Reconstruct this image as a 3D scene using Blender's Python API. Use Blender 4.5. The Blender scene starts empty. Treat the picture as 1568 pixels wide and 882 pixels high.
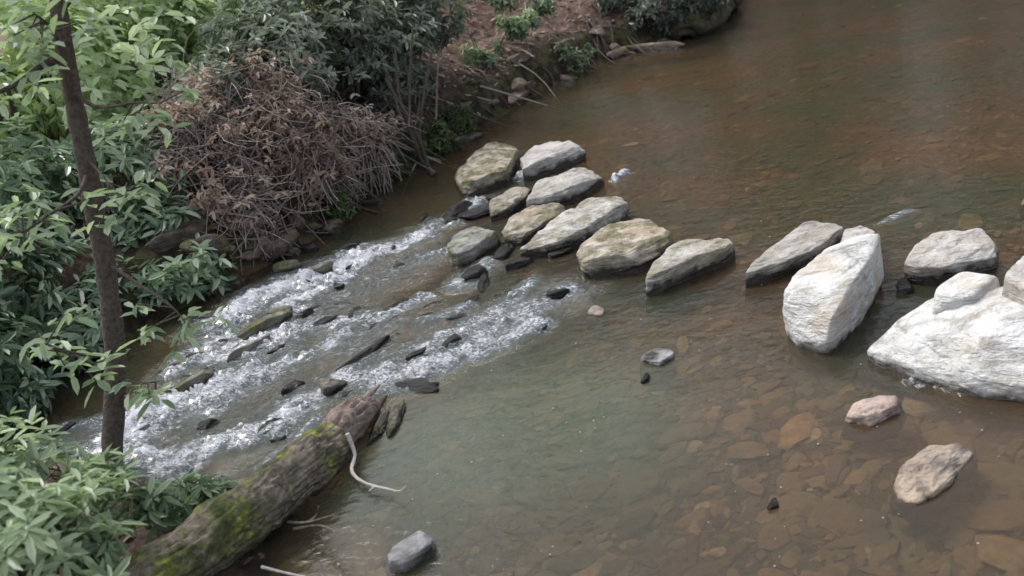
import bpy, bmesh, math, random
import numpy as np
from mathutils import Matrix, Vector
rng=np.random.default_rng(7); random.seed(7)
scene=bpy.context.scene
# ------------------------------------------------------------------ camera
FP=1305.0; H=2.8; pitch=math.radians(24); roll=math.radians(12)
F=np.array([0,math.cos(pitch),-math.sin(pitch)])
U0=np.array([0,math.sin(pitch),math.cos(pitch)]); R0=np.array([1.,0,0])
U=U0*math.cos(roll)+R0*math.sin(roll); R=R0*math.cos(roll)-U0*math.sin(roll)
C=np.array([0,0,H])
cd=bpy.data.cameras.new("camera"); cam=bpy.data.objects.new("camera",cd)
scene.collection.objects.link(cam); scene.camera=cam
cd.sensor_width=36; cd.lens=FP/1568*36; cd.clip_end=1000; cd.clip_start=0.05
cd.dof.use_dof=True; cd.dof.focus_distance=6.2; cd.dof.aperture_fstop=1.6
m=Matrix(((R[0],U[0],-F[0],C[0]),(R[1],U[1],-F[1],C[1]),(R[2],U[2],-F[2],C[2]),(0,0,0,1)))
cam.matrix_world=m
def ray(u,v): return F+R*(u-784)/FP+U*(441-v)/FP
def P(u,v,z=0.0):
    r=ray(u,v); t=(z-H)/r[2]; return C+r*t
def PD(u,v,d):
    r=ray(u,v); return C+r/np.linalg.norm(r)*d
def proj(p):
    q=np.asarray(p)-C; w=q@F; return np.array([784+FP*(q@R)/w,441-FP*(q@U)/w])
def PV(u,v,base):
    r=ray(u,v); n=np.array([base[0],base[1],0.]); n/=np.linalg.norm(n)
    t=((base-C)@n)/(r@n); return C+r*t
# ------------------------------------------------------------------ noise
def h3(i,j,k,s=0):
    n=(i*374761393+j*668265263+k*1274126177+s*974634777)&0xffffffff
    n=((n^(n>>13))*1274126177)&0xffffffff
    n=((n^(n>>15))*668265263)&0xffffffff
    return ((n^(n>>16))&0xffff)/65535.0
def vn(p,s=0):
    p=np.asarray(p,float); i=np.floor(p).astype(np.int64); f=p-i; f=f*f*(3-2*f)
    r=0
    for a in (0,1):
        for b in (0,1):
            for c in (0,1):
                w=(f[...,0] if a else 1-f[...,0])*(f[...,1] if b else 1-f[...,1])*(f[...,2] if c else 1-f[...,2])
                r=r+w*h3(i[...,0]+a,i[...,1]+b,i[...,2]+c,s)
    return r*2-1
def fbm(p,o=4,s=0):
    p=np.asarray(p,float); r=0;a=1;t=0
    for k in range(o):
        r=r+a*vn(p*(2**k)+k*17.3,s); t+=a; a*=.5
    return r/t
def sst(a,b,x):
    t=np.clip((x-a)/(b-a),0,1); return t*t*(3-2*t)
# ------------------------------------------------------------------ mesh builder
class MB:
    def __init__(s): s.v=[];s.f=[];s.t=[];s.m=[];s.n=0;s.sm=[];s.t2=[]
    def add(s,v,f,tint=0.5,mat=0,smooth=True,t2=0.0):
        v=np.asarray(v,float); s.v.append(v); n=len(v)
        s.t.append(np.broadcast_to(np.asarray(tint,float),(n,)).copy())
        s.t2.append(np.broadcast_to(np.asarray(t2,float),(n,)).copy())
        f=np.asarray(f,np.int64)+s.n; s.f.append(f); s.m.append(np.full(len(f),mat)); s.sm.append(np.full(len(f),smooth))
        s.n+=n
    def build(s,name,mats):
        me=bpy.data.meshes.new(name); V=np.concatenate(s.v)
        me.vertices.add(len(V)); me.vertices.foreach_set("co",V.astype(np.float32).ravel())
        li=np.concatenate([f.ravel() for f in s.f]); cnt=np.concatenate([np.full(len(f),f.shape[1]) for f in s.f])
        st=np.concatenate([[0],np.cumsum(cnt)[:-1]])
        me.loops.add(len(li)); me.loops.foreach_set("vertex_index",li.astype(np.int32))
        me.polygons.add(len(cnt)); me.polygons.foreach_set("loop_start",st.astype(np.int32))
        me.polygons.foreach_set("material_index",np.concatenate(s.m).astype(np.int32))
        me.update(calc_edges=True)
        me.polygons.foreach_set("use_smooth",np.concatenate(s.sm).astype(bool))
        a=me.attributes.new("tint","FLOAT","POINT"); a.data.foreach_set("value",np.concatenate(s.t).astype(np.float32))
        a=me.attributes.new("aux","FLOAT","POINT"); a.data.foreach_set("value",np.concatenate(s.t2).astype(np.float32))
        for mm in mats: me.materials.append(mm)
        me.update()
        ob=bpy.data.objects.new(name,me); scene.collection.objects.link(ob); return ob
def nrm(a): return a/np.maximum(np.linalg.norm(a,axis=-1,keepdims=True),1e-9)
def tube(mb,pts,rad,sides=8,tint=.5,mat=0,rough=0.0,fq=6,cap=True,t2=0.0,furrow=0.):
    pts=np.asarray(pts,float); n=len(pts); rad=np.broadcast_to(np.asarray(rad,float),(n,))
    T=nrm(np.gradient(pts,axis=0)); ref=np.array([0.13,0.21,.97]) if abs(T[0][2])<.8 else np.array([1.,.1,0])
    A=nrm(np.cross(T,ref)); B=np.cross(T,A)
    an=np.linspace(0,2*math.pi,sides,endpoint=False)
    ring=A[:,None,:]*np.cos(an)[None,:,None]+B[:,None,:]*np.sin(an)[None,:,None]
    rr=rad[:,None]*np.ones((1,sides))
    if rough>0:
        q=pts[:,None,:]+ring*rad[:,None,None]
        rr=rr*(1+rough*fbm(q*fq,4))
    if furrow>0:
        s_=np.concatenate([[0],np.cumsum(np.linalg.norm(np.diff(pts,axis=0),axis=1))])[:,None]+0*an[None,:]
        fq_=np.stack([np.cos(an)[None,:]*4+0*s_,np.sin(an)[None,:]*4+0*s_,s_*5],-1)
        rr=rr*(1-furrow*(1-np.minimum(np.abs(fbm(fq_,3,7))*5,1)))
    V=(pts[:,None,:]+ring*rr[...,None]).reshape(-1,3)
    i=np.arange(n-1)[:,None]*sides; j=np.arange(sides)[None,:]; j2=(j+1)%sides
    Fc=np.stack([i+j,i+j2,i+sides+j2,i+sides+j],-1).reshape(-1,4)
    tt=np.repeat(np.broadcast_to(np.asarray(tint,float),(n,)),sides)
    mb.add(V,Fc,tt,mat,True,t2)
    if cap:
        for e in (0,n-1):
            vs=np.vstack([V[e*sides:(e+1)*sides],pts[e]+T[e]*(rad[e]*.3)*(1 if e else -1)])
            tr=np.array([[k,(k+1)%sides,sides] for k in range(sides)])
            mb.add(vs,tr,tt[e*sides],mat,True,t2)
def smooth_path(pts,n):
    pts=np.asarray(pts,float); m_=len(pts); t=np.linspace(0,m_-1,n); out=[]
    for x in t:
        i=min(int(x),m_-2); f=x-i
        p0=pts[max(i-1,0)];p1=pts[i];p2=pts[i+1];p3=pts[min(i+2,m_-1)]
        out.append(.5*((2*p1)+(-p0+p2)*f+(2*p0-5*p1+4*p2-p3)*f*f+(-p0+3*p1-3*p2+p3)*f**3))
    return np.array(out)
def leaves(mb,base,d,n,L,W,tint,mat=0,fold=.25,droop=.15):
    base=np.asarray(base); N=len(base); d=nrm(d); s=nrm(np.cross(d,n)); n=np.cross(s,d)
    L=np.broadcast_to(L,(N,))[:,None]; W=np.broadcast_to(W,(N,))[:,None]
    def pt(a,b,c): return base+d*L*a+s*W*b+n*(W*abs(b)*fold*2-L*droop*a*a) + n*c
    v=np.stack([pt(0,0,0),pt(.32,.42,0),pt(.7,.42,0),pt(1,0,0),pt(.7,-.42,0),pt(.32,-.42,0)],1).reshape(-1,3)
    o=np.arange(N)[:,None]*6
    f=np.concatenate([o+np.array([[0,1,2,3]]),o+np.array([[0,3,4,5]])])
    mb.add(v,f,np.repeat(np.broadcast_to(tint,(N,)),6),mat,False)
def rdir(n): return nrm(rng.normal(size=(n,3)))
# ------------------------------------------------------------------ materials
def newmat(name):
    mt=bpy.data.materials.new(name); mt.use_nodes=True; nt=mt.node_tree; nt.nodes.clear()
    return mt,nt,nt.nodes.new("ShaderNodeOutputMaterial")
class G:
    def __init__(s,nt): s.nt=nt
    def n(s,t,**k):
        nd=s.nt.nodes.new(t)
        for a,b in k.items(): setattr(nd,a,b)
        return nd
    def l(s,a,b): s.nt.links.new(a,b)
    def set(s,inp,v):
        if hasattr(v,"is_output") or hasattr(v,"links"): s.l(v,inp)
        else: inp.default_value=v
    def math(s,op,a,b=0.0,clamp=False):
        nd=s.n("ShaderNodeMath",operation=op,use_clamp=clamp); s.set(nd.inputs[0],a); s.set(nd.inputs[1],b); return nd.outputs[0]
    def mix(s,f,a,b,bt='MIX'):
        nd=s.n("ShaderNodeMix",data_type='RGBA',blend_type=bt); s.set(nd.inputs[0],f); s.set(nd.inputs[6],a); s.set(nd.inputs[7],b); return nd.outputs[2]
    def noise(s,sc,det=5,rough=.55,vec=None,dist=0):
        nd=s.n("ShaderNodeTexNoise"); nd.inputs["Scale"].default_value=sc; nd.inputs["Detail"].default_value=det
        nd.inputs["Roughness"].default_value=rough; nd.inputs["Distortion"].default_value=dist
        if vec is not None: s.l(vec,nd.inputs["Vector"])
        return nd.outputs["Fac"]
    def ramp(s,f,stops,interp='LINEAR'):
        nd=s.n("ShaderNodeValToRGB"); cr=nd.color_ramp; cr.interpolation=interp
        while len(cr.elements)<len(stops): cr.elements.new(.5)
        for e,(p,c) in zip(cr.elements,stops):
            e.position=p; e.color=(c,c,c,1) if isinstance(c,(int,float)) else (*c,1)
        s.l(f,nd.inputs[0]); return nd.outputs[0]
    def mr(s,v,a,b,c=0.,d=1.):
        nd=s.n("ShaderNodeMapRange"); s.set(nd.inputs[0],v)
        for i,x in enumerate((a,b,c,d)): nd.inputs[i+1].default_value=x
        return nd.outputs[0]
    def attr(s,nm): return s.n("ShaderNodeAttribute",attribute_name=nm).outputs["Fac"]
    def pos(s): return s.n("ShaderNodeNewGeometry").outputs["Position"]
    def bump(s,h,st,dist):
        nd=s.n("ShaderNodeBump"); nd.inputs["Strength"].default_value=st; nd.inputs["Distance"].default_value=dist; s.l(h,nd.inputs["Height"]); return nd.outputs[0]
    def bsdf(s,col,rough,spec=.5,normal=None):
        b=s.n("ShaderNodeBsdfPrincipled"); s.set(b.inputs["Base Color"],col); s.set(b.inputs["Roughness"],rough)
        s.set(b.inputs["Specular IOR Level"],spec)
        if normal is not None: s.l(normal,b.inputs["Normal"])
        return b.outputs[0]
def leaf_mat(name,stops,rough=.4,tr=.35,spec=.5):
    mt,nt,out=newmat(name); g=G(nt)
    c=g.ramp(g.attr("tint"),stops)
    b=g.bsdf(c,rough,spec); t=g.n("ShaderNodeBsdfTranslucent")
    c2=g.mix(1.0,c,(1.0,1.1,.7,1),'MULTIPLY'); g.l(c2,t.inputs[0])
    mx=g.n("ShaderNodeMixShader"); mx.inputs[0].default_value=tr; g.l(b,mx.inputs[1]); g.l(t.outputs[0],mx.inputs[2]); g.l(mx.outputs[0],out.inputs[0]); return mt
def bark_mat(name,c1,c2,sc=30,moss=False):
    mt,nt,out=newmat(name); g=G(nt); p=g.pos()
    n=g.noise(sc,6,.65,p)
    c=g.ramp(n,[(.3,c1),(.7,c2)])
    if moss:
        no=g.n("ShaderNodeNewGeometry"); sx=g.n("ShaderNodeSeparateXYZ"); g.l(no.outputs["Normal"],sx.inputs[0])
        mm=g.mr(g.noise(3.3,7,.75,p),.42,.54); mm=g.math('MULTIPLY',mm,g.mr(sx.outputs[2],-.5,.3),True)
        mm=g.math('MULTIPLY',mm,g.attr("tint"),True)
        mc=g.ramp(g.noise(8,6,.72,p),[(.35,(.035,.042,.015)),(.5,(.085,.10,.028)),(.58,(.17,.19,.04)),(.68,(.42,.44,.07))])
        c=g.mix(mm,c,mc)
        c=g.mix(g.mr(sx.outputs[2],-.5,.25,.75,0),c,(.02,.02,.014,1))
    b=g.bsdf(c,.85,.25,g.bump(n,1.,.03)); g.l(b,out.inputs[0]); return mt
def rock_mat(name,lo,mid,hi,wet=0.07):
    mt,nt,out=newmat(name); g=G(nt); p=g.pos()
    n=g.noise(4.5,7,.62,p,.6); n2=g.noise(38,5,.7,p)
    c=g.ramp(n,[(.3,lo),(.45,mid),(.62,hi)])
    mp=g.n("ShaderNodeMapping"); g.l(p,mp.inputs[0]); mp.inputs["Rotation"].default_value=(.5,.35,-1.05); mp.inputs["Scale"].default_value=(2.5,9,26)
    st=g.noise(1.2,4,.62,mp.outputs[0],.5)
    c=g.mix(g.mr(st,.52,.66,0,.65),c,(lo[0]*.7,lo[1]*.64,lo[2]*.56,1))
    c=g.mix(g.mr(g.noise(2.2,4,.6,p),.5,.66,0,.6),c,(mid[0]*.88,mid[1]*.74,mid[2]*.58,1))
    c=g.mix(g.mr(n2,.56,.72,0,.5),c,(lo[0]*.7,lo[1]*.7,lo[2]*.7,1))
    c=g.mix(1.0,c,g.ramp(g.attr("tint"),[(0,.25),(.5,1.0),(1,1.35)]),'MULTIPLY')
    no=g.n("ShaderNodeNewGeometry"); sx=g.n("ShaderNodeSeparateXYZ"); g.l(no.outputs["Normal"],sx.inputs[0])
    ms=g.math('MULTIPLY',g.attr("aux"),g.mr(g.noise(5,6,.7,p),.44,.58)); ms=g.math('MULTIPLY',ms,g.mr(sx.outputs[2],-.6,.3),True)
    mc=g.ramp(g.noise(30,4,.6,p),[(.35,(.05,.055,.016)),(.7,(.17,.17,.05))])
    c=g.mix(ms,c,mc)
    sp=g.n("ShaderNodeSeparateXYZ"); g.l(p,sp.inputs[0])
    zz=g.math('ADD',sp.outputs[2],g.math('MULTIPLY',g.math('SUBTRACT',g.noise(7,4,.6,p),.5),.18))
    w=g.mr(zz,wet-.02,wet+.03,1,0)
    c=g.mix(w,c,g.mix(1.0,c,(.11,.10,.09,1),'MULTIPLY'))
    rg=g.mr(w,0,1,.85,.2)
    hh=g.math('ADD',g.math('MULTIPLY',n,1.2),g.math('ADD',g.math('MULTIPLY',n2,.4),g.math('MULTIPLY',st,1.3)))
    b=g.bsdf(c,rg,.4,g.bump(hh,.9,.045)); g.l(b,out.inputs[0]); return mt
M_pale=rock_mat("pale_stone",(.23,.21,.19),(.43,.405,.375),(.57,.545,.51))
M_tan=rock_mat("tan_stone",(.18,.15,.12),(.36,.315,.26),(.51,.46,.395))
M_white=rock_mat("white_stone",(.33,.315,.285),(.55,.54,.515),(.68,.67,.65),.03)
M_dark=rock_mat("wet_dark_stone",(.02,.02,.02),(.045,.045,.045),(.10,.1,.1),.12)
M_grey=rock_mat("grey_stone",(.14,.135,.13),(.27,.265,.26),(.40,.40,.40),.02)
M_mossy=rock_mat("mossy_stone",(.06,.055,.045),(.13,.12,.10),(.24,.23,.2),.03)
M_brown=rock_mat("brown_stone",(.15,.105,.09),(.28,.215,.185),(.40,.33,.29),.0)
M_bank=rock_mat("bank_stone",(.05,.035,.028),(.13,.095,.08),(.26,.2,.17),.05)
M_rust=rock_mat("rusty_grey_stone",(.16,.145,.14),(.34,.28,.23),(.46,.36,.26),.0)
# bed stones
mt,nt,out=newmat("riverbed_stone"); g=G(nt); p=g.pos()
c=g.ramp(g.attr("tint"),[(0,(.055,.042,.03)),(.3,(.15,.095,.06)),(.5,(.26,.155,.085)),(.7,(.26,.19,.11)),(.88,(.46,.26,.13)),(1,(.55,.43,.28))])
c=g.mix(g.mr(g.noise(16,5,.7,p),.4,.7,0,.6),c,(.09,.06,.04,1))
c=g.mix(g.mr(g.noise(.7,3,.5,p),.42,.62,0,.7),c,(.10,.11,.06,1))
c=g.mix(g.mr(g.noise(.45,3,.6,p),.48,.6,0,.5),c,(.10,.045,.03,1))
g.l(g.bsdf(c,.85,.15,g.bump(g.noise(25,5,.6,p),.5,.02)),out.inputs[0]); M_bed=mt
# ground
mt,nt,out=newmat("ground_soil"); g=G(nt); p=g.pos()
n=g.noise(9,8,.7,p); n2=g.noise(1.2,4,.6,p); 
dry=g.ramp(n,[(.3,(.06,.04,.032)),(.5,(.17,.11,.09)),(.68,(.31,.215,.18))])
dry=g.mix(g.mr(n2,.52,.64,0,.6),dry,g.ramp(g.noise(30,4,.6,p),[(.35,(.03,.04,.012)),(.7,(.11,.14,.04))]))
vo=g.n("ShaderNodeTexVoronoi"); vo.inputs["Scale"].default_value=11; g.l(p,vo.inputs["Vector"])
wetc=g.ramp(g.noise(22,6,.75,p),[(.3,(.07,.05,.032)),(.5,(.19,.12,.068)),(.7,(.34,.22,.13))])
wetc=g.mix(.35,wetc,g.mix(1.0,wetc,vo.outputs["Color"],'MULTIPLY'))
wetc=g.mix(g.mr(g.noise(.7,3,.5,p),.42,.6,0,.7),wetc,(.09,.095,.05,1))
c=g.mix(g.attr("tint"),wetc,dry)
c=g.mix(g.attr("aux"),c,g.ramp(g.noise(5,7,.72,p),[(.38,(.012,.010,.008)),(.5,(.04,.028,.021)),(.56,(.06,.075,.022)),(.66,(.08,.06,.042))]))
g.l(g.bsdf(c,.9,.15,g.bump(n,1.,.09)),out.inputs[0]); M_ground=mt
# ------------------------------------------------------------------ terrain
far_px=[(-400,770),(-250,700),(-100,645),(0,612),(80,575),(170,535),(250,500),(330,448),(400,410),(470,375),(520,335),(580,292),(650,247),(740,195),(830,140),(930,92),(1040,62),(1110,15),(1180,-30),(1300,-70),(1500,-120)]
near_px=[(2400,-60),(2600,400),(2400,1300),(900,1500),(520,1100),(400,960),(425,870),(400,800),(330,772),(230,742),(120,722),(0,705),(-200,780),(-400,870)]
farP=np.array([P(*q)[:2] for q in far_px]); nearP=np.array([P(*q)[:2] for q in near_px])
farP=np.vstack([farP[0]+(farP[0]-farP[2])*6,farP]); nearP=np.vstack([nearP,nearP[-1]+(farP[0]-farP[1])])
poly=np.vstack([farP,nearP])
def segd(X,Y,pl):
    d=np.full(X.shape,1e9)
    for a,b in zip(pl[:-1],pl[1:]):
        ab=b-a; t=np.clip(((X-a[0])*ab[0]+(Y-a[1])*ab[1])/(ab@ab+1e-9),0,1)
        d=np.minimum(d,np.hypot(X-a[0]-t*ab[0],Y-a[1]-t*ab[1]))
    return d
def inside(X,Y):
    r=np.zeros(X.shape,bool); n=len(poly)
    for i in range(n):
        a=poly[i];b=poly[(i+1)%n]
        c=((a[1]>Y)!=(b[1]>Y))&(X<(b[0]-a[0])*(Y-a[1])/(b[1]-a[1]+1e-12)+a[0]); r^=c
    return r
def terr(X,Y):
    X=np.asarray(X,float);Y=np.asarray(Y,float)
    q=np.stack([X,Y,0*X],-1)
    w=.22*fbm(q*1.9,4)
    df=segd(X,Y,farP); dn=segd(X,Y,nearP); ins=inside(X,Y)
    d=np.minimum(df,dn)
    nz=fbm(q*1.3,5,3); nf=fbm(q*7,3,5)
    bed=-np.minimum(.04+.3*d,.2+.05*nz)+.02*nf
    d2=np.maximum(df+w,0)
    left=sst(-9,-2,X)
    zf=.32*sst(0,.35,d2)*(.5+.5*left)+ (.12+.30*left)*np.minimum(d2,14)+.26*nz*sst(0,1.2,d2)+.07*nf*sst(0,.3,df)
    zn=.1*sst(0,.4,dn)+.06*np.minimum(dn,20)+.08*nz*sst(0,1,dn)+.02*nf
    z=np.where(ins,bed,np.where(df<dn,zf,zn)); 
    return z,ins,df,dn
def axis(lo,hi,step,far,ng=1.12):
    a=list(np.arange(lo,hi,step)); s=step
    while a[-1]<far: s*=ng; a.append(a[-1]+s)
    s=step
    while a[0]>-far: s*=ng; a.insert(0,a[0]-s)
    return np.array(a)
def grid(ax,ay):
    X,Y=np.meshgrid(ax,ay); nx=len(ax); ny=len(ay)
    i=np.arange(ny-1)[:,None]*nx; j=np.arange(nx-1)[None,:]
    f=np.stack([i+j,i+j+1,i+nx+j+1,i+nx+j],-1).reshape(-1,4)
    return X.ravel(),Y.ravel(),f
X,Y,f=grid(axis(-6,7,.06,200),axis(2,16,.06,200))
z,ins,df,dn=terr(X,Y)
tint=np.where(ins,0,sst(0,.15,np.minimum(df,dn)))
aux=np.where(ins,0,np.maximum((1-sst(.15,1.0,df))*.97,(1-sst(.1,.8,dn))*.8))
mb=MB(); mb.add(np.stack([X,Y,z],-1),f,tint,0,True,aux); mb.build("ground",[M_ground])
# ------------------------------------------------------------------ foam + water
foam_seg=[(345,490,400,455,28,1.05),(400,455,470,425,32,1.05),(440,470,520,430,20,.9),(500,415,560,390,28,1.05),(550,400,640,362,22,.95),(600,375,700,330,14,.5),
(190,665,250,625,34,1.),(240,635,330,590,28,1.),(320,615,400,575,24,.95),(270,570,330,520,20,.8),(300,560,400,520,22,.8),(360,540,440,510,22,.85),
(200,690,280,720,24,.75),(270,710,360,670,24,.85),(350,680,450,630,22,.9),(430,650,500,600,18,.75),(400,720,480,650,16,.5),
(440,560,520,520,18,.7),(470,500,560,490,18,.65),(560,500,650,460,14,.6),(540,480,620,470,12,.4),
(520,590,600,570,20,.75),(580,590,680,555,20,.75),(640,560,740,520,22,.7),(720,540,810,505,18,.72),(660,530,760,480,20,.62),(740,510,830,465,22,.6),(800,480,880,440,18,.6),
(640,500,720,470,14,.5),(700,440,740,410,14,.6),(690,340,730,310,14,.9),(780,470,820,430,12,.5),(690,345,700,335,12,1),(800,272,815,262,7,1),(942,275,958,267,4,1.1),(830,495,790,500,14,.8),
(100,660,190,640,16,.5),(60,690,180,700,14,.6),(640,400,700,380,14,.45),(1060,410,1110,398,3,.7),(1385,578,1410,586,3,1),(1440,596,1470,600,3,.8),(1340,340,1400,322,4,.5),
(250,650,600,490,46,.32),(300,690,700,520,46,.32),(380,520,640,400,40,.3),(560,560,860,450,40,.32),(200,660,420,540,46,.36)]
def foamf(X,Y):
    q=np.stack([X,Y,0*X],-1)
    X=X+.10*fbm(q*4,3,1); Y=Y+.14*fbm(q*4,3,2)
    r=np.zeros(X.shape)
    for u1,v1,u2,v2,w,s in foam_seg:
        a=P(u1,v1)[:2]; b=P(u2,v2)[:2]; mid=P((u1+u2)/2,(v1+v2)/2)
        wm=w/FP*np.linalg.norm(mid-C)*1.5
        k=(np.abs(X-mid[0])<4)&(np.abs(Y-mid[1])<4)
        ab=b-a; xx=X[k];yy=Y[k]; t=np.clip(((xx-a[0])*ab[0]+(yy-a[1])*ab[1])/(ab@ab),0,1)
        d=np.hypot(xx-a[0]-t*ab[0],yy-a[1]-t*ab[1]); r[k]=np.maximum(r[k],s*np.exp(-(d/wm)**2))
    return r
X,Y,f=grid(axis(-4,2.2,.025,190,1.1),axis(4,10,.025,190,1.1))
_,ins,df,dn=terr(X,Y); keep=ins|(np.minimum(df,dn)<.5)
fk=keep[f].all(1); f=f[fk]
fo=foamf(X,Y)
flow=nrm(P(250,600)-P(700,380)); al=X*flow[0]+Y*flow[1]; ac=-X*flow[1]+Y*flow[0]
qq=np.stack([al*4,ac*7,0*X],-1)
rid=1-np.abs(fbm(qq*1.4,3,4))*2
z=fo*(.08*fbm(qq,4,9)+.05*rid+.045*fbm(qq*5,2,8)+.01)+.004*fbm(np.stack([al*2,ac*3,0*X],-1),3)
# greener, slightly deeper pool below the log
g1=P(720,680)[:2]; g2=P(880,620)[:2]
grn=np.exp(-(((X-g1[0])/1.1)**2+((Y-g1[1])/.8)**2))+.6*np.exp(-(((X-g2[0])/.8)**2+((Y-g2[1])/.8)**2))
used=np.unique(f); mp=np.zeros(len(X),np.int64); mp[used]=np.arange(len(used))
mb=MB(); mb.add(np.stack([X,Y,z],-1)[used],mp[f],fo[used],0,True,np.clip(grn,0,1)[used])
mt,nt,out=newmat("stream_water"); g=G(nt); p=g.pos()
mpn=g.n("ShaderNodeMapping"); g.l(p,mpn.inputs[0]); mpn.inputs["Rotation"].default_value=(0,0,-math.atan2(flow[1],flow[0])); mpn.inputs["Scale"].default_value=(1,1.8,1)
fl=mpn.outputs[0]
F_=g.attr("tint")
nA=g.noise(5,6,.7,fl,1.0); nB=g.noise(30,5,.75,fl,.8)
m1=g.math('ADD',g.math('MULTIPLY',F_,1.5),g.math('ADD',g.math('MULTIPLY',g.math('SUBTRACT',nA,.5),2.8),g.math('MULTIPLY',g.math('SUBTRACT',nB,.5),4.6)))
mask=g.mr(m1,.8,1.6); mask=g.math('MULTIPLY',mask,g.mr(F_,.12,.35),True)
rp=g.noise(9,4,.55,fl,.4); rp2=g.noise(2.5,3,.5,fl)
bst=g.math('ADD',g.math('MULTIPLY',rp,.6),rp2)
bst=g.math('ADD',bst,g.math('MULTIPLY',g.math('MULTIPLY',nB,F_),9.0))
bst=g.math('ADD',bst,g.math('MULTIPLY',g.math('MULTIPLY',nA,F_),6.0))
bn=g.bump(bst,.42,.03)
fr=g.n("ShaderNodeFresnel"); fr.inputs[0].default_value=1.42; g.l(bn,fr.inputs["Normal"])
gl=g.n("ShaderNodeBsdfGlossy"); gl.inputs["Roughness"].default_value=.07; g.l(bn,gl.inputs["Normal"])
tr=g.n("ShaderNodeBsdfTransparent"); tr.inputs[0].default_value=(.79,.735,.62,1)
df_=g.n("ShaderNodeBsdfDiffuse"); 
murk=g.ramp(g.noise(.5,4,.6,p,.5),[(.38,(.17,.11,.065)),(.48,(.13,.10,.062)),(.58,(.095,.105,.065))])
murk=g.mix(g.math('MULTIPLY',g.attr("aux"),.8,True),murk,(.115,.15,.10,1))
g.l(g.mix(g.mr(F_,.05,.35),murk,(.10,.12,.12,1)),df_.inputs[0])
mfac=g.math('ADD',g.mr(F_,0,.5,.25,.75),g.math('MULTIPLY',g.attr("aux"),.22),True)
mA=g.n("ShaderNodeMixShader"); g.l(mfac,mA.inputs[0]); g.l(tr.outputs[0],mA.inputs[1]); g.l(df_.outputs[0],mA.inputs[2])
mB=g.n("ShaderNodeMixShader"); g.l(fr.outputs[0],mB.inputs[0]); g.l(mA.outputs[0],mB.inputs[1]); g.l(gl.outputs[0],mB.inputs[2])
fm=g.bsdf((.82,.83,.89,1),.5,.5,g.bump(nB,.9,.05))
mC=g.n("ShaderNodeMixShader"); g.l(mask,mC.inputs[0]); g.l(mB.outputs[0],mC.inputs[1]); g.l(fm,mC.inputs[2]); g.l(mC.outputs[0],out.inputs[0])
mb.build("stream_water",[mt])
# ------------------------------------------------------------------ rocks
ICO={}
def ico(s):
    if s not in ICO:
        bm=bmesh.new(); bmesh.ops.create_icosphere(bm,subdivisions=s,radius=1)
        ICO[s]=(np.array([v.co[:] for v in bm.verts]),np.array([[v.index for v in f.verts] for f in bm.faces])); bm.free()
    return ICO[s]
def rockv(sub,seed,dims,nf=11,k=45,rough=.05,flat=True):
    r_=np.random.default_rng(seed); D,Fc=ico(sub)
    N=nrm(r_.normal(size=(nf,3))); dd=r_.uniform(.52,.9,nf)
    if flat:
        N=np.vstack([N,nrm(np.array([[r_.uniform(-.25,.25),r_.uniform(-.25,.25),1.]]))]); dd=np.append(dd,.66)
    dt=D@N.T; x=np.where(dt>.05,dd/np.maximum(dt,.05),20.); x=np.minimum(x,3.)
    x=np.hstack([x,np.full((len(D),1),1.12)])
    r=-np.log(np.exp(-k*x).sum(1))/k
    v=D*r[:,None]
    dm=np.asarray(dims); q=v*dm
    sc=1/max(dm.mean(),1e-3)
    v=v*(1+rough*fbm(q*sc*1.6+seed*3.1,5,seed%97))[:,None]
    return v*dm,Fc
def rotz(a): c,s=math.cos(a),math.sin(a); return np.array([[c,-s,0],[s,c,0],[0,0,1.]])
def rotx(a): c,s=math.cos(a),math.sin(a); return np.array([[1.,0,0],[0,c,-s],[0,s,c]])
def rock_px(u,v,a,b,ang,hf=.55,seed=1,sub=5,**k):
    th=math.radians(ang); du=np.array([math.cos(th),-math.sin(th)])
    e1=P(u-du[0]*a/2,v-du[1]*a/2); e2=P(u+du[0]*a/2,v+du[1]*a/2)
    Lw=np.linalg.norm(e2-e1)*.9; dl=nrm(e2-e1); pr=np.array([-dl[1],dl[0],0])
    c0=P(u,v); pp=proj(c0+pr*.1)-proj(c0-pr*.1); wpx=abs(pp[0]*du[1]-pp[1]*du[0])/.2
    hp=proj(c0+np.array([0,0,.1]))-proj(c0); hpx=abs(hp[0]*du[1]-hp[1]*du[0])/.1
    W=b/(wpx+hf*hpx); W=min(W,Lw*1.0); Hh=hf*W
    dims=(Lw/2*1.1,W/2*1.15,Hh*.85)
    V,Fc=rockv(sub,seed,dims,**k)
    V=V@rotz(math.atan2(dl[1],dl[0])).T
    c=P(u,v,Hh*.45); c[2]=Hh*.22
    return V+c,Fc
def rock(name,mat,*a,tint=.5,moss=0.,**k):
    V,Fc=rock_px(*a,**k); mb=MB(); mb.add(V,Fc,tint,0,True,moss); return mb.build(name,[mat])
fdir=-flow
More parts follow.
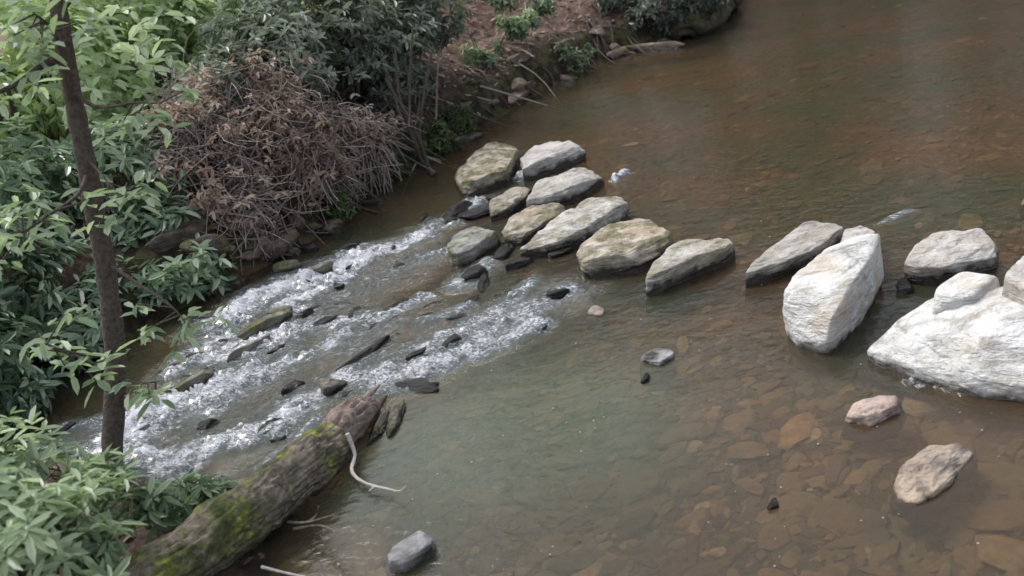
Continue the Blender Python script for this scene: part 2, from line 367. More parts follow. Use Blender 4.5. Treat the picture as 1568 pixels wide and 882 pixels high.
def slab(name,mat,top,h,extra=(),moss=0.,tint=.5,seed=1,k=70,rough=.05,sub=6,base=-.14,flare=1.04,chips=9,mb=None,zadd=0,vary=0.):
    """angular block: outline of the top, steep broken sides, chipped corners"""
    r_=np.random.default_rng(seed)
    T=np.array([P(q[0],q[1],(q[2] if len(q)>2 else h)*(1+vary*r_.uniform(-1,.7))) for q in top]); c=T.mean(0)
    Bm=T.copy(); Bm[:,:2]=c[:2]+(T[:,:2]-c[:2])*flare; Bm[:,2]=base
    pts=[*T,*Bm]+[P(*e) for e in extra]; pts=np.array(pts)
    bm=bmesh.new()
    for q in pts: bm.verts.new(q)
    bmesh.ops.convex_hull(bm,input=bm.verts)
    bmesh.ops.recalc_face_normals(bm,faces=bm.faces)
    cc=(pts.max(0)+pts.min(0))/2; cc[2]=max(cc[2],.0); dm=(pts.max(0)-pts.min(0))/2
    D,Fc=ico(sub); N=[];dd=[]
    for f_ in bm.faces:
        if f_.calc_area()<1e-6: continue
        n_=np.array(f_.normal); o=np.array(f_.verts[0].co)
        ns=n_*dm; l=np.linalg.norm(ns); N.append(ns/l); dd.append(((o-cc)@n_)/l)
    bm.free()
    N=np.array(N);dd=np.maximum(np.array(dd),.1)
    for _ in range(chips):
        a_=nrm(r_.normal(size=3)*np.array([1,1,.7])); a_[2]=abs(a_[2]); 
        sup=((pts-cc)/dm@a_).max(); N=np.vstack([N,a_]); dd=np.append(dd,sup*r_.uniform(.8,.93))
    dt=D@N.T; x=np.where(dt>.03,dd/np.maximum(dt,.03),20.); x=np.minimum(x,4.)
    x0=x.min(1,keepdims=True); r=x0[:,0]-np.log(np.exp(-k*(x-x0)).sum(1))/k
    V=D*r[:,None]*dm
    s=dm[:2].mean(); al_=V@np.array([fdir[0],fdir[1],0]); ac_=V@np.array([-fdir[1],fdir[0],0])
    q=np.stack([al_*2.0,ac_*9,V[:,2]*14],-1)/max(s*2.2,.25)
    rg=np.abs(fbm(q+seed,3,seed%50)); st=fbm(V/s*1.6+seed,5,seed%31)
    Nn=nrm(V/dm**2)
    V=V+Nn*(s*rough*(1.5*st-1.2*rg))[:,None]
    V=V+cc; V[:,2]+=zadd
    if mb is not None: mb.add(V,Fc,tint,0,True,moss); return
    mb=MB(); mb.add(V,Fc,tint,0,True,moss); return mb.build(name,[mat])
S=[(M_tan,[(697,262),(715,235),(745,217),(775,214),(796,228),(775,250),(735,273),(705,285)],.2,.95,.48),
(M_pale,[(796,238),(825,217),(860,215),(894,222),(868,233),(830,246),(800,252)],.17,0,.46),
(M_pale,[(802,305),(815,285),(855,262),(897,251),(924,262),(905,274),(865,288),(825,303)],.15,.3,.46),
(M_tan,[(744,325),(750,308),(785,285),(814,280),(806,300),(775,318)],.1,.4,.42),
(M_tan,[(766,360),(775,338),(815,310),(860,303),(870,318),(835,340),(795,360)],.12,.7,.5),
(M_grey,[(682,375),(700,353),(735,341),(764,350),(755,365),(720,383),(690,392)],.13,1.,.48),
(M_pale,[(791,374),(805,360),(845,333),(900,300),(950,297),(967,308),(940,321),(890,348),(850,368),(810,376)],.16,.6,.5),
(M_tan,[(878,384),(895,360),(930,340),(990,331),(1027,350),(1022,368),(975,386),(930,396),(890,394)],.16,.8,.6),
(M_pale,[(983,426),(1000,400),(1035,368),(1085,354),(1114,362),(1127,374),(1080,388),(1035,406)],.16,.55,.5),
(M_pale,[(1132,423),(1150,403),(1195,363),(1240,334),(1287,332),(1292,346),(1260,372),(1215,390),(1165,412)],.13,.2,.4),
(M_pale,[(1376,400),(1400,370),(1440,352),(1500,349),(1532,366),(1527,382),(1480,396),(1440,410),(1400,408)],.14,.1,.5),
(M_pale,[(1280,372),(1290,348),(1325,342),(1340,352),(1330,372)],.2,.1,.48)]
for i,(mt_,tp_,h,ms,ti) in enumerate(S): slab("stepping_stone",mt_,tp_,h,moss=ms,tint=ti,seed=11+i*13,sub=6,rough=.075,vary=.28)
slab("boulder",M_white,[(1194,455,.28),(1215,420,.32),(1270,374,.36),(1310,346,.36),(1347,356,.3),(1335,390,.32),(1300,443,.32),(1265,505,.18),(1250,510,.16),(1215,486,.22)],.25,extra=[(1272,542,0),(1322,485,.05),(1354,425,.08)],seed=77,rough=.03,flare=.9,chips=3,sub=6,k=110)
slab("boulder",M_white,[(1328,538,.06),(1350,505,.12),(1420,455,.22),(1500,440,.28),(1590,425,.3),(1700,460,.3),(1700,610,.1),(1568,592,.1),(1480,583,.1),(1400,565,.06),(1345,550,.05)],.2,extra=[(1520,500,.3),(1460,500,.25)],seed=78,rough=.04,flare=1.0,chips=6,sub=6)
slab("boulder",M_white,[(1422,455),(1440,426),(1480,408),(1528,413),(1532,428),(1495,452)],.33,seed=79,sub=5,rough=.05)
slab("boulder",M_pale,[(1535,420),(1560,385),(1640,380),(1660,430),(1600,450)],.42,seed=80,sub=5)
slab("stream_rock",M_brown,[(1297,632),(1310,612),(1350,600),(1380,606),(1374,620),(1335,638)],.05,seed=81,sub=5,tint=.9,flare=1.3,base=-.1,rough=.09)
slab("stream_rock",M_rust,[(1368,742,.02),(1385,708,.05),(1425,676,.06),(1480,668,.04),(1490,690,.03),(1455,735,.03),(1405,768,.01),(1375,765,.01)],.05,seed=82,sub=6,tint=.5,flare=1.15,base=-.1,rough=.09)
slab("stream_rock",M_grey,[(587,858),(600,838),(645,808),(663,815),(660,832),(612,862)],.08,seed=83,sub=5,tint=.62,vary=.3)
slab("stream_rock",M_grey,[(978,550),(990,535),(1022,530),(1032,540),(1010,556)],.03,seed=84,sub=5,tint=.55,flare=1.15)
rock("stream_rock",M_grey,1590,300,70,50,60,hf=.5,seed=95)
mossy=[(400,498,96,36,28,.9,.8),(300,583,94,34,32,1.,.7),(385,530,74,24,30,0,1.),(440,405,54,24,10,.9,.6),(505,588,48,38,40,.2,1.),(350,412,60,30,20,.9,.5),(425,480,50,24,20,.6,.7),(265,560,50,20,25,.9,.6),(490,410,50,22,15,.9,.5)]
for i,(u,v,a,b,an,ms,ti) in enumerate(mossy): rock("mossy_rock",M_mossy,u,v,a,b,an,hf=.9,seed=500+i,moss=ms,tint=ti,sub=5,rough=.09)
rock("mossy_slab",M_mossy,580,648,66,26,65,hf=.8,seed=601,moss=.9,tint=.5)
rock("mossy_slab",M_mossy,606,632,62,22,70,hf=.8,seed=602,moss=.8,tint=.5)
rock("stream_rock",M_dark,640,588,66,26,-5,hf=.4,seed=603,tint=.9)
mb=MB()
dk=[(500,490,42,20,30),(540,376,36,16,10),(515,437,22,18,0),(465,480,34,18,20),(318,648,44,20,30),(412,655,56,26,28),(560,540,110,20,34),(450,590,40,20,30),
(700,318,60,30,30),(728,325,66,24,20),(722,418,44,26,20),(740,430,34,20,60),(770,385,44,20,50),(905,330,60,20,20),(690,520,44,20,30),(640,540,40,16,30),(600,470,60,16,30),(760,300,34,18,30),
(855,447,44,18,10),(800,400,54,20,20),(470,380,34,18,10),(300,545,44,16,20),(250,605,30,14,20),(100,655,40,16,30),(860,385,54,16,20),(988,578,16,14,50),(1185,772,22,18,50),(1385,438,20,24,80),(660,590,34,14,20)]
for i,(u,v,a,b,an) in enumerate(dk):
    V,Fc=rock_px(u,v,a,b,an,hf=.7,seed=700+i,sub=4,rough=.1); mb.add(V,Fc,rng.uniform(.3,1))
k=0
while k<75:
    s=foam_seg[rng.integers(0,38)]; t=rng.random(); u=s[0]+(s[2]-s[0])*t+rng.normal()*24; v=s[1]+(s[3]-s[1])*t+rng.normal()*15
    if u>880: continue
    a=rng.uniform(14,40); V,Fc=rock_px(u,v,a,a*rng.uniform(.3,.5),rng.uniform(0,50),hf=.6,seed=900+k,sub=3); V[:,2]-=rng.uniform(0,.03); mb.add(V,Fc,rng.uniform(.3,1)); k+=1
mb.build("rapids_stones",[M_dark])
slab("stream_rock",M_rust,[(898,478),(908,466),(926,470),(922,482)],.02,seed=85,sub=4,flare=1.3)
mb=MB()
for i in range(60):
    j=rng.uniform(7,16.5); a_=farP[int(j)+1]; b_=farP[int(j)+2]; q=a_+(b_-a_)*(j-int(j)); q=q+rng.normal(size=2)*.22+np.array([-.1,.08])
    s=rng.lognormal(-2.2,.45); zz=float(terr(q[0],q[1])[0])
    V,Fc=rockv(4,1300+i,(s*1.3,s*rng.uniform(.5,.9),s*rng.uniform(.4,.8)),nf=10,rough=.1)
    az_=math.atan2(flow[1],flow[0])+rng.normal()*.7
    V=V@rotx(rng.normal()*.4).T@rotz(az_).T+np.array([q[0],q[1],max(zz,-.02)+s*.05]); mb.add(V,Fc,rng.uniform(.25,.9),0,True,rng.choice([.2,1.]))
for i,(u,v,a,b,an) in enumerate([(845,97,46,22,35),(905,60,56,26,30),(990,72,96,18,5),(800,150,44,18,30),(335,425,66,30,30),(400,398,50,24,20)]):
    V,Fc=rock_px(u,v,a,b,an,hf=.6,seed=1400+i,sub=5,rough=.1)
    V[:,2]+=np.clip(terr(V[:,0].mean(),V[:,1].mean())[0],0,.2); mb.add(V,Fc,rng.uniform(.6,1),0,True,.4)
mb.build("bank_rocks",[M_bank])
# bed stones
mb=MB(); n=0
fa=math.atan2(flow[1],flow[0])
while n<6500:
    u=rng.uniform(330,1750); v=rng.uniform(-60,1000)
    c=P(u,v)
    if c[1]>22: continue
    zt,i_,a1,a2=terr(c[0],c[1])
    if not i_ or rng.random()<.25 and c[1]>9: continue
    s=min(rng.lognormal(-3.05,.55),.22)
    V,Fc=rockv(1 if s<.05 else 2,5000+n,(s,s*rng.uniform(.35,.75),s*rng.uniform(.15,.3)),nf=7,k=60)
    V=V@rotz(fa+rng.normal()*.5).T+np.array([c[0],c[1],zt+s*.03]); V[:,2]=np.minimum(V[:,2],-.03)
    mb.add(V,Fc,np.clip(rng.normal(.43,.22),0,1),0,False); n+=1
mb.build("riverbed_stones",[M_bed])
mb=MB(); D,Fc=ico(1)  # tiny pale beads: water glints and bubbles put in as shapes
for i in range(80):
    u=rng.uniform(560,1568); v=rng.uniform(300,882); c=P(u,v)
    s=rng.uniform(.0015,.004)*(1+.05*c[1]); mb.add(D*np.array([s*rng.uniform(1,1.8),s,s*.4])+c+np.array([0,0,.006]),Fc,.5)
mt,nt,out=newmat("glint_bubble"); g=G(nt); g.l(g.bsdf((.5,.5,.52,1),.3,.6),out.inputs[0])
mb.build("surface_glint_bubbles",[mt])
# ------------------------------------------------------------------ log, twig
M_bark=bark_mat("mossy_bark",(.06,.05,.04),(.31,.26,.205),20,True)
M_trunk=bark_mat("tree_bark",(.055,.043,.036),(.17,.14,.115),40)
M_twig=bark_mat("twig_bark",(.19,.15,.135),(.46,.39,.35),40)
M_white_twig=bark_mat("bleached_wood",(.5,.43,.38),(.75,.7,.65),30)
M_endwood=bark_mat("worn_log_wood",(.10,.07,.055),(.34,.27,.235),26)
lp=[P(80,1000,.3),P(225,900,.26),P(330,822,.2),P(420,752,.16),P(470,710,.13),P(512,678,.1)]
lp=smooth_path(lp,240)
tt=np.linspace(0,1,240)
lr=np.array([ (50-14*t)/FP*np.linalg.norm(p_-C) for t,p_ in zip(tt,lp)])
lr*=1+.10*np.array([fbm(np.array([t*9,0,0]),3) for t in tt])
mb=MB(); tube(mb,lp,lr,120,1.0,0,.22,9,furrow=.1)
# bark-less broken end with splintered tip
ep=smooth_path([P(495,690,.11),P(525,657,.10),P(550,634,.08),P(566,620,.05)],80)
te=np.linspace(0,1,80); tube(mb,ep,.118*(1-.45*te**2.5)*(.95+.08*np.sin(te*5)),64,.5,1,.38,5,furrow=.2)
for i in range(9):
    o=rdir(1)[0]*.06; s0=ep[60]+o; e0=s0+nrm(ep[-1]-ep[40])*rng.uniform(.12,.3)+rdir(1)[0]*.03
    tube(mb,smooth_path([s0,(s0+e0)/2,e0],6),np.linspace(.035,.006,6),6,.5,1,.3,12)
for (a,b,c) in [((430,800),(460,765),(480,745)),((470,800),(485,790),(488,775)),((440,800),(470,800),(505,790)),((430,790),(445,770),(450,765)),((450,810),(490,805),(515,815))]:
    tube(mb,smooth_path([P(*a,.05),P(*b,.12),P(*c,.2)],10),np.linspace(.010,.004,10),6,0,0)
mb.build("fallen_mossy_log",[M_bark,M_endwood])
mb=MB(); w=smooth_path([P(532,664,.2),P(543,695,.08),P(539,722,.05),P(560,740,.04),P(598,750,.04)],40)
tube(mb,w,np.linspace(.014,.007,40),8,.5,0,.3,30)
tube(mb,smooth_path([P(598,750,.04),P(612,752,.06),P(622,744,.1)],10),np.linspace(.006,.003,10),6)
tube(mb,smooth_path([P(575,743,.04),P(565,752,.05)],6),np.linspace(.006,.003,6),6)
tube(mb,smooth_path([P(400,868,.12),P(440,878,.06),P(470,884,.03)],10),np.linspace(.008,.005,10),6)
mb.build("bleached_stick",[M_white_twig])
# ------------------------------------------------------------------ leaves materials
M_lf_overexposed=leaf_mat("overexposed_leaf",[(0,(.20,.27,.15)),(.5,(.46,.56,.34)),(1,(.74,.80,.62))],.45,.5)  # light green leaf, paled so the overexposure sits in its colour
M_lf_rhodo=leaf_mat("rhododendron_leaf",[(0,(.02,.04,.028)),(.4,(.075,.125,.075)),(.75,(.19,.28,.17)),(1,(.42,.50,.36))],.3,.35,.8)  # dark end paints shade of the gaps, pale end paints leaf highlights
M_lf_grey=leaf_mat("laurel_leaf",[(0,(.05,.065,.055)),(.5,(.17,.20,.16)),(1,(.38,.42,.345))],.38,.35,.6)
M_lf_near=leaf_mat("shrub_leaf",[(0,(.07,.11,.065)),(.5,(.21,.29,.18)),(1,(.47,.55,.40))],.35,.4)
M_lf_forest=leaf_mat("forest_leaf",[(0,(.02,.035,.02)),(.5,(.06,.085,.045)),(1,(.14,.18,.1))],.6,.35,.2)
M_lf_dead=leaf_mat("dead_leaf",[(0,(.13,.08,.065)),(.4,(.29,.20,.165)),(.75,(.44,.33,.28)),(1,(.60,.51,.46))],.8,.25,.2)
M_lf_dark=leaf_mat("understory_leaf",[(0,(.02,.035,.01)),(.6,(.06,.095,.03)),(1,(.13,.18,.06))],.5,.2)
def bush(name,blobs,ncl,per,L,Wr,mat,stem_mat=None,stems=6,base=None,dead=0,tb=.5,mb=None,build=True,droop=.15,shell=.55,lump=.35,gap=-.28,sr=1.):
    mb=mb or MB(); wts=np.array([b[1][0]*b[1][1] for b in blobs]); wts=wts/wts.sum()
    cl=rng.choice(len(blobs),ncl,p=wts); cen=np.array([b[0] for b in blobs])[cl]; rad=np.array([b[1] for b in blobs])[cl]
    D=rdir(ncl); rr=(shell+(1-shell)*rng.random(ncl)**.6)*(1+lump*fbm(D*2.2+cen*3,3))
    pts=cen+D*rad*rr[:,None]
    g_=fbm(pts*1.6/ max(.5,rad.mean()),3,11); ok=g_>gap; pts=pts[ok];D=D[ok];cen=cen[ok];rad=rad[ok];rr=rr[ok]
    ax=nrm(D*.7+np.array([0,0,.6])+.35*rdir(len(D)))
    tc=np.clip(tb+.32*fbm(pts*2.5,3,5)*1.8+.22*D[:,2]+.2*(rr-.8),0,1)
    Ba=[];Di=[];No=[];Ti=[];Le=[]
    for k in range(per):
        a=2*math.pi*k/per+rng.random(len(pts))*.9
        s=nrm(np.cross(ax,np.array([.3,.2,.9]))); t=np.cross(ax,s)
        ra=s*np.cos(a)[:,None]+t*np.sin(a)[:,None]; el=rng.uniform(-.25,.75,len(pts))[:,None]
        Di.append(ra*np.cos(el)+ax*np.sin(el)+np.array([0,0,-.15])); No.append(ax*np.cos(el)-ra*np.sin(el)+.25*rdir(len(pts)))
        Ba.append(pts+ax*rng.uniform(-.3,.3,len(pts))[:,None]*L); Ti.append(np.clip(tc+rng.normal(0,.2,len(pts)),0,1)); Le.append(L*rng.uniform(.5,1.25,len(pts)))
    Le=np.concatenate(Le); leaves(mb,np.concatenate(Ba),np.concatenate(Di),np.concatenate(No),Le,Le*Wr,np.concatenate(Ti),0,droop=droop)
    if stem_mat is not None:
        for i in range(stems):
            b_=blobs[i%len(blobs)]; c=np.array(b_[0]); r=np.array(b_[1])
            bs=np.array(base) if base is not None else np.array([c[0],c[1],c[2]-r[2]])
            bs=bs+np.array([rng.normal()*.12,rng.normal()*.12,0]); 
            e=c+rdir(1)[0]*r*.6; md=(bs+e)/2+rdir(1)[0]*r*.3
            pth=smooth_path([bs,md,e],10); r0=(.012+.02*r[0])*sr; tube(mb,pth,np.linspace(r0,r0*.3,10),6,.5,1,cap=False)
            for j in range(6):
                s0=pth[rng.integers(3,9)]; e2=c+rdir(1)[0]*r*.95; tube(mb,smooth_path([s0,(s0+e2)/2+rdir(1)[0]*r*.1,e2],6),np.linspace(r0*.35,r0*.1,6),4,.5,1,cap=False)
    if not build: return mb
    return mb.build(name,[mat,stem_mat or M_trunk])
def blob(u,v,d,rpx,asp=(1,1,1)):
    r=rpx/FP*d; return (PD(u,v,d),(r*asp[0],r*asp[1],r*asp[2]))
def dist(u,v): return float(np.linalg.norm(P(u,v)-C))
d1=dist(100,570); d2=dist(300,460); d3=dist(430,390); d4=dist(640,250)
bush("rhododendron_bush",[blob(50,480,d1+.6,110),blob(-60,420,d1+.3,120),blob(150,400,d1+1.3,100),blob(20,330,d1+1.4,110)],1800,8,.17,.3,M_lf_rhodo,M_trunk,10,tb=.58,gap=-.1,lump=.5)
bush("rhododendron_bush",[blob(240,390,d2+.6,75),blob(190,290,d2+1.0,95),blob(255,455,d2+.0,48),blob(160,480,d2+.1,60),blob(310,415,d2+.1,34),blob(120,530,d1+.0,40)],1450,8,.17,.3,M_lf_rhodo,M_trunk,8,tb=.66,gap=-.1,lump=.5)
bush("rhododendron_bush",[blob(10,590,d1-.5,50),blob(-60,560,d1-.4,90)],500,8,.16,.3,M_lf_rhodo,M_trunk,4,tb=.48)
bush("sapling_tree",[blob(60,180,d2+3,170),blob(230,120,d2+3.5,150),blob(-80,80,d2+3,180)],2100,6,.2,.42,M_lf_overexposed,M_trunk,10,tb=.66,gap=-.12)
bush("sapling_tree",[blob(330,60,d3+3.5,130),blob(420,0,d3+4,140),blob(220,0,d3+4,150)],1900,6,.2,.42,M_lf_overexposed,M_trunk,10,tb=.58,gap=-.12)
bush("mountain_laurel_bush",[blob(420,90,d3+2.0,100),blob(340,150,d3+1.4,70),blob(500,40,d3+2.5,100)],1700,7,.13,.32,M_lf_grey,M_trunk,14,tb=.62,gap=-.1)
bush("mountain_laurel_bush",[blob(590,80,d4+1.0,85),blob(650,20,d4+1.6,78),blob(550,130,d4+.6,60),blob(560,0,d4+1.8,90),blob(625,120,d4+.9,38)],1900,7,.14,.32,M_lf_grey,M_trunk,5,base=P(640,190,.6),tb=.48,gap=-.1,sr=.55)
db=[blob(330,250,d3+.3,85,(1.1,1.1,.95)),blob(440,220,d3+.8,90),blob(370,325,d3+.0,60),blob(480,280,d3+.7,66),blob(540,215,d3+1.4,58),blob(265,210,d3+.5,55),blob(400,150,d3+1.2,75),blob(310,170,d3+.9,60)]
mb=bush("x",db,4000,4,.08,.42,M_lf_dead,M_twig,16,build=False,droop=.5,tb=.52,shell=.3,gap=-.12,lump=.7)
for i in range(2600):
    b_=db[rng.integers(len(db))]; c=np.array(b_[0]); r=np.array(b_[1]); s=c+rdir(1)[0]*r*rng.uniform(.3,1.1); 
    dr=nrm(rdir(1)[0]*.8+np.array([.1,-.3,-.4])); l=rng.uniform(.15,.6); e=s+dr*l
    tube(mb,smooth_path([s,(s+e)/2+rdir(1)[0]*l*.15,e],5),np.linspace(.008,.003,5),3,rng.random(),1,cap=False)
for i in range(26):
    s=PD(rng.uniform(500,590),rng.uniform(215,260),d3+1.1); e=s+np.array([rng.normal()*.12,rng.normal()*.12,-rng.uniform(.3,.7)])
    tube(mb,smooth_path([s,(s+e)/2+rdir(1)[0]*.06,e],6),np.linspace(.012,.004,6),4,1,1,cap=False)
mb.build("dead_brush_pile",[M_lf_dead,M_twig])
bush("understory_fern",[blob(700,190,d4+.9,30),blob(725,150,d4+1.8,26),blob(600,262,d4-.3,26),blob(670,215,d4+.3,28),blob(520,318,d3+.5,20),blob(640,235,d4,20)],1500,6,.06,.35,M_lf_dark,None,tb=.48)
dU=dist(960,80)
for (a_,b_,c_,n_) in [(790,45,-2,90),(830,5,-1,80),(770,0,-1,90),(880,90,-1.2,26),(740,90,-2.2,50)]:
    bush("bank_sapling",[blob(a_,b_,dU+c_,18),blob(a_+22,b_-18,dU+c_+.2,12),blob(a_-20,b_-12,dU+c_,12)],n_,6,.11,.38,M_lf_near,M_trunk,4,tb=.5,shell=.2,lump=.7)
bush("bank_shrub",[blob(1015,0,dU+.2,42),blob(945,0,dU+.6,30),blob(1070,-20,dU+.8,40),blob(975,28,dU+.1,14)],850,6,.12,.4,M_lf_grey,M_trunk,4,tb=.25)
bush("leafy_shrub",[blob(50,850,4.2,100),blob(130,800,4.5,70),blob(-40,760,4.6,90),blob(70,745,5.0,55),blob(170,745,4.9,30)],480,8,.12,.26,M_lf_near,M_trunk,12,tb=.62,gap=-.06,lump=.7)
bush("leafy_shrub",[blob(285,775,5.1,34),blob(330,762,5.2,22),blob(225,775,4.9,26)],80,7,.11,.28,M_lf_near,M_trunk,4,tb=.55)
slab("mossy_ledge",M_bank,[(950,40),(975,10),(1060,-20),(1130,-40),(1122,-8),(1085,25),(1010,42)],.4,moss=.8,tint=.0,seed=88,base=0.0,flare=1.0,rough=.16,vary=.3)
# ------------------------------------------------------------------ slender tree
B=P(172,712,.12)
tp=[PV(174,730,B),PV(172,690,B),PV(177,560,B),PV(163,420,B),PV(143,310,B),PV(122,200,B),PV(103,100,B),PV(88,0,B),PV(70,-110,B),PV(40,-300,B),PV(20,-600,B)]
tp=smooth_path(tp,90); mb=MB()
tube(mb,tp,np.concatenate([[.085,.074,.069],np.linspace(.066,.035,87)]),16,.5,1,.16,12)
Bl=[]
def branch(pts,r0,ncl,L=.13,off=0):
    q=[PV(u,v,B)+nrm(np.array([B[0],B[1],0]))*(o) for u,v,o in pts]; q=smooth_path(q,18)
    tube(mb,q,np.linspace(r0,r0*.25,18),6,.5,1,cap=False)
    for i in range(ncl):
        s=q[rng.integers(8,18)]; e=s+rdir(1)[0]*np.array([.3,.3,.2])*rng.uniform(.4,1)
        tube(mb,smooth_path([s,(s+e)/2,e],4),[.006,.005,.004,.003],4,.5,1,cap=False); Bl.append(e)
branch([(100,85,0),(60,100,-.1),(20,125,-.2),(-40,150,-.3)],.03,5)
branch([(110,140,0),(140,160,-.2),(185,150,-.4),(215,150,-.5)],.014,5)
branch([(135,260,0),(110,290,-.2),(60,310,-.4),(20,330,-.5)],.014,9)
branch([(130,240,0),(150,270,-.3),(140,310,-.4)],.01,6)
branch([(160,400,0),(200,420,-.3),(235,440,-.5),(250,460,-.6)],.012,7)
branch([(172,540,0),(130,520,-.3),(80,500,-.5),(50,480,-.6)],.014,9)
branch([(176,580,0),(205,570,-.2),(225,560,-.3)],.01,4)
branch([(110,170,0),(80,60,-.2),(40,20,-.3)],.016,9)
branch([(90,20,0),(150,-60,-.3),(250,-120,-.4)],.02,12)
branch([(70,-110,0),(0,-180,-.3),(-80,-220,.4)],.02,12)
for _ in range(60): Bl.append(tp[rng.integers(66,90)]+rng.normal(size=3)*.6)
Bl=np.array(Bl); n=len(Bl); per=6
for k in range(per):
    a=2*math.pi*k/per+rng.random(n); el=rng.uniform(-.8,.4,n)[:,None]; ra=np.stack([np.cos(a),np.sin(a),0*a],-1)
    d=ra*np.cos(el)+np.array([0,0,1.])*np.sin(el); leaves(mb,Bl+rng.normal(size=(n,3))*.03,d,np.array([0,0,1.])+.5*rdir(n),rng.uniform(.08,.15,n),rng.uniform(.035,.055,n),np.clip(rng.normal(.75,.2,n),0,1),0)
mb.build("slender_tree",[M_lf_near,M_trunk])
# ------------------------------------------------------------------ leaf litter
n=24000; u=rng.uniform(430,1250,n); v=rng.uniform(-90,420,n)
g0=np.array([ P(a,b,.8)[:2] for a,b in zip(u,v)]); ok=(g0[:,1]<40)&(g0[:,1]>0); g0=g0[ok]
z,ins,df,dn=terr(g0[:,0],g0[:,1]); ok=(~ins)&(df<dn)&(df>.1+.7*rng.random(len(df))); g0=g0[ok]; z=z[ok]; n=len(g0)
d=rdir(n)*np.array([1,1,.35]); mb=MB()
L=rng.uniform(.06,.15,n); leaves(mb,np.stack([g0[:,0],g0[:,1],z+.015+.02*rng.random(n)],-1),d,np.array([0,0,1.])+.5*rdir(n),L,L*.5,np.clip(rng.normal(.42,.26,n),0,1),0,droop=-.2)
# a few fallen leaves on the near bank
n=500; gx=rng.uniform(-4.5,-.8,n); gy=rng.uniform(2,5.2,n); z,ins,df,dn=terr(gx,gy); ok=(~ins)&(dn<df); gx=gx[ok];gy=gy[ok];z=z[ok]; n=len(gx)
leaves(mb,np.stack([gx,gy,z+.015],-1),rdir(n)*np.array([1,1,.3]),np.array([0,0,1.])+.5*rdir(n),.08,.04,np.clip(rng.normal(.3,.2,n),0,1),0,droop=-.2)
mb.build("leaf_litter",[M_lf_dead])
mb=MB()
for i in range(170):
    uu=rng.uniform(560,980); vv=rng.uniform(0,230); q=P(uu,vv,.6); zz,i_,a1,a2=terr(q[0],q[1])
    if i_ : continue
    l=rng.uniform(.3,1.2); dr=nrm(rng.normal(size=3)*np.array([1,1,.25])); e=q+dr*l
    z0=float(zz)+.04; z1=float(terr(e[0],e[1])[0])+.06
    q[2]=z0; e[2]=z1; tube(mb,smooth_path([q,(q+e)/2+rdir(1)[0]*l*.08,e],6),np.linspace(.018,.005,6),5)
mb.build("fallen_twigs",[M_twig])
mb=MB()
for i in range(90):
    j=rng.uniform(8,15.5); a_=farP[int(j)+1]; b_=farP[int(j)+2]; q=a_+(b_-a_)*(j-int(j)); o=nrm(np.array([-(b_-a_)[1],(b_-a_)[0]]))
    if inside(np.array([q[0]+o[0]*.3]),np.array([q[1]+o[1]*.3]))[0]: o=-o
    q0=q+o*rng.uniform(.4,.9); q1=q+o*rng.uniform(-.05,.1)+rng.normal(size=2)*.25; qm=(q0+q1)/2+rng.normal(size=2)*.08
    pts=[np.array([w_[0],w_[1],max(float(terr(w_[0],w_[1])[0]),0)+.03+k_]) for w_,k_ in ((q0,0),(qm,.05),(q1,-.02))]
    r0=rng.uniform(.008,.025); tube(mb,smooth_path(pts,8),np.linspace(r0,r0*.4,8),5)
mb.build("exposed_roots",[M_trunk])
mb=MB(); b0=P(640,195,.5); b0[2]=float(terr(b0[0],b0[1])[0])-.05
for (uu,vv) in [(605,70),(632,40),(662,75),(590,120)]:
    e=PV(uu,vv,b0); md=b0*.5+e*.5+rdir(1)[0]*.22; tube(mb,smooth_path([b0+rng.normal(size=3)*.04,b0*.75+md*.25+rdir(1)[0]*.05,md,e],18),np.linspace(.035,.012,18),8,.5,0,.2,10)
mb.build("laurel_stems",[M_trunk])
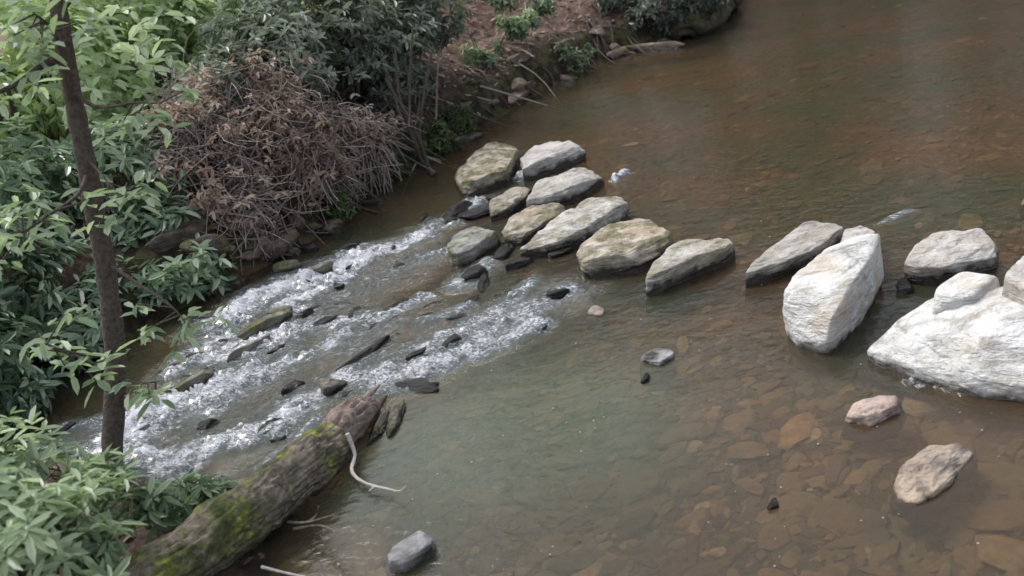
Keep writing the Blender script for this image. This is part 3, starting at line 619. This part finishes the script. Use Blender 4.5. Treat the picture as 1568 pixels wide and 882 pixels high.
# ------------------------------------------------------------------ forest mass
def tree(mb,x,y,h,cr,nl,L=.26,tr=.16):
    zb=float(terr(x,y)[0])-.1; b=np.array([x,y,zb]); top=b+np.array([rng.normal()*.6,rng.normal()*.6,h])
    pth=smooth_path([b,(b+top)/2+rng.normal(size=3)*.3,top],16); tube(mb,pth,np.linspace(tr,tr*.2,16),10,.5,1,.1,4)
    cs=[]
    for i in range(11):
        s=pth[rng.integers(3,15)]; dr=nrm(rdir(1)[0]*np.array([1,1,.3])+np.array([0,0,.2])); e=s+dr*cr*rng.uniform(.5,1.1)
        tube(mb,smooth_path([s,(s+e)/2+np.array([0,0,.2]),e],7),np.linspace(tr*.35,.02,7),5,.5,1,cap=False); cs.append((e,(cr*.45,cr*.45,cr*.38)))
    bush("t",cs,nl,5,L,.55,None,mb=mb,build=False,tb=.5)
mb=MB()
for (uu,vv,o) in [(1250,-80,3),(1100,-60,3.5),(900,0,4),(1400,-130,3),(1000,-90,5),(1500,-150,6)]:
    q=P(uu,vv); x,y=q[0]-.8*o,q[1]+.6*o
    tree(mb,x,y,rng.uniform(8,11),3.0,300,.38)
for (x,y) in [(14,28),(18,30),(22,28),(27,27),(10,34),(32,22),(2,34),(24,36),(14,40),(36,28),(-26,30),(4,44),(-30,40),(30,33)]:
    tree(mb,x,y,rng.uniform(8,11),4.5,420,.55,.25)
mb.build("distant_forest",[M_lf_forest,M_trunk])
# ------------------------------------------------------------------ light
w=bpy.data.worlds.new("World"); scene.world=w; w.use_nodes=True; nt=w.node_tree; bg=nt.nodes["Background"]
sky=nt.nodes.new("ShaderNodeTexSky"); sky.sky_type='NISHITA'; sky.sun_disc=False
el=math.radians(55); az=math.radians(-42)
sky.sun_elevation=el; sky.sun_rotation=az; sky.air_density=1; sky.dust_density=3
hs=nt.nodes.new("ShaderNodeHueSaturation"); hs.inputs["Saturation"].default_value=.45; hs.inputs["Value"].default_value=1.9
nt.links.new(sky.outputs[0],hs.inputs["Color"]); nt.links.new(hs.outputs[0],bg.inputs[0]); bg.inputs[1].default_value=.15
sd=bpy.data.lights.new("sun","SUN"); sd.energy=2.5; sd.angle=math.radians(24); sd.color=(1,.98,.96)
so=bpy.data.objects.new("sun",sd); scene.collection.objects.link(so)
dv=Vector((math.sin(az)*math.cos(el),math.cos(az)*math.cos(el),math.sin(el))); so.rotation_euler=dv.to_track_quat('Z','Y').to_euler()
scene.view_settings.view_transform='Standard'; scene.view_settings.look='None'; scene.view_settings.exposure=0
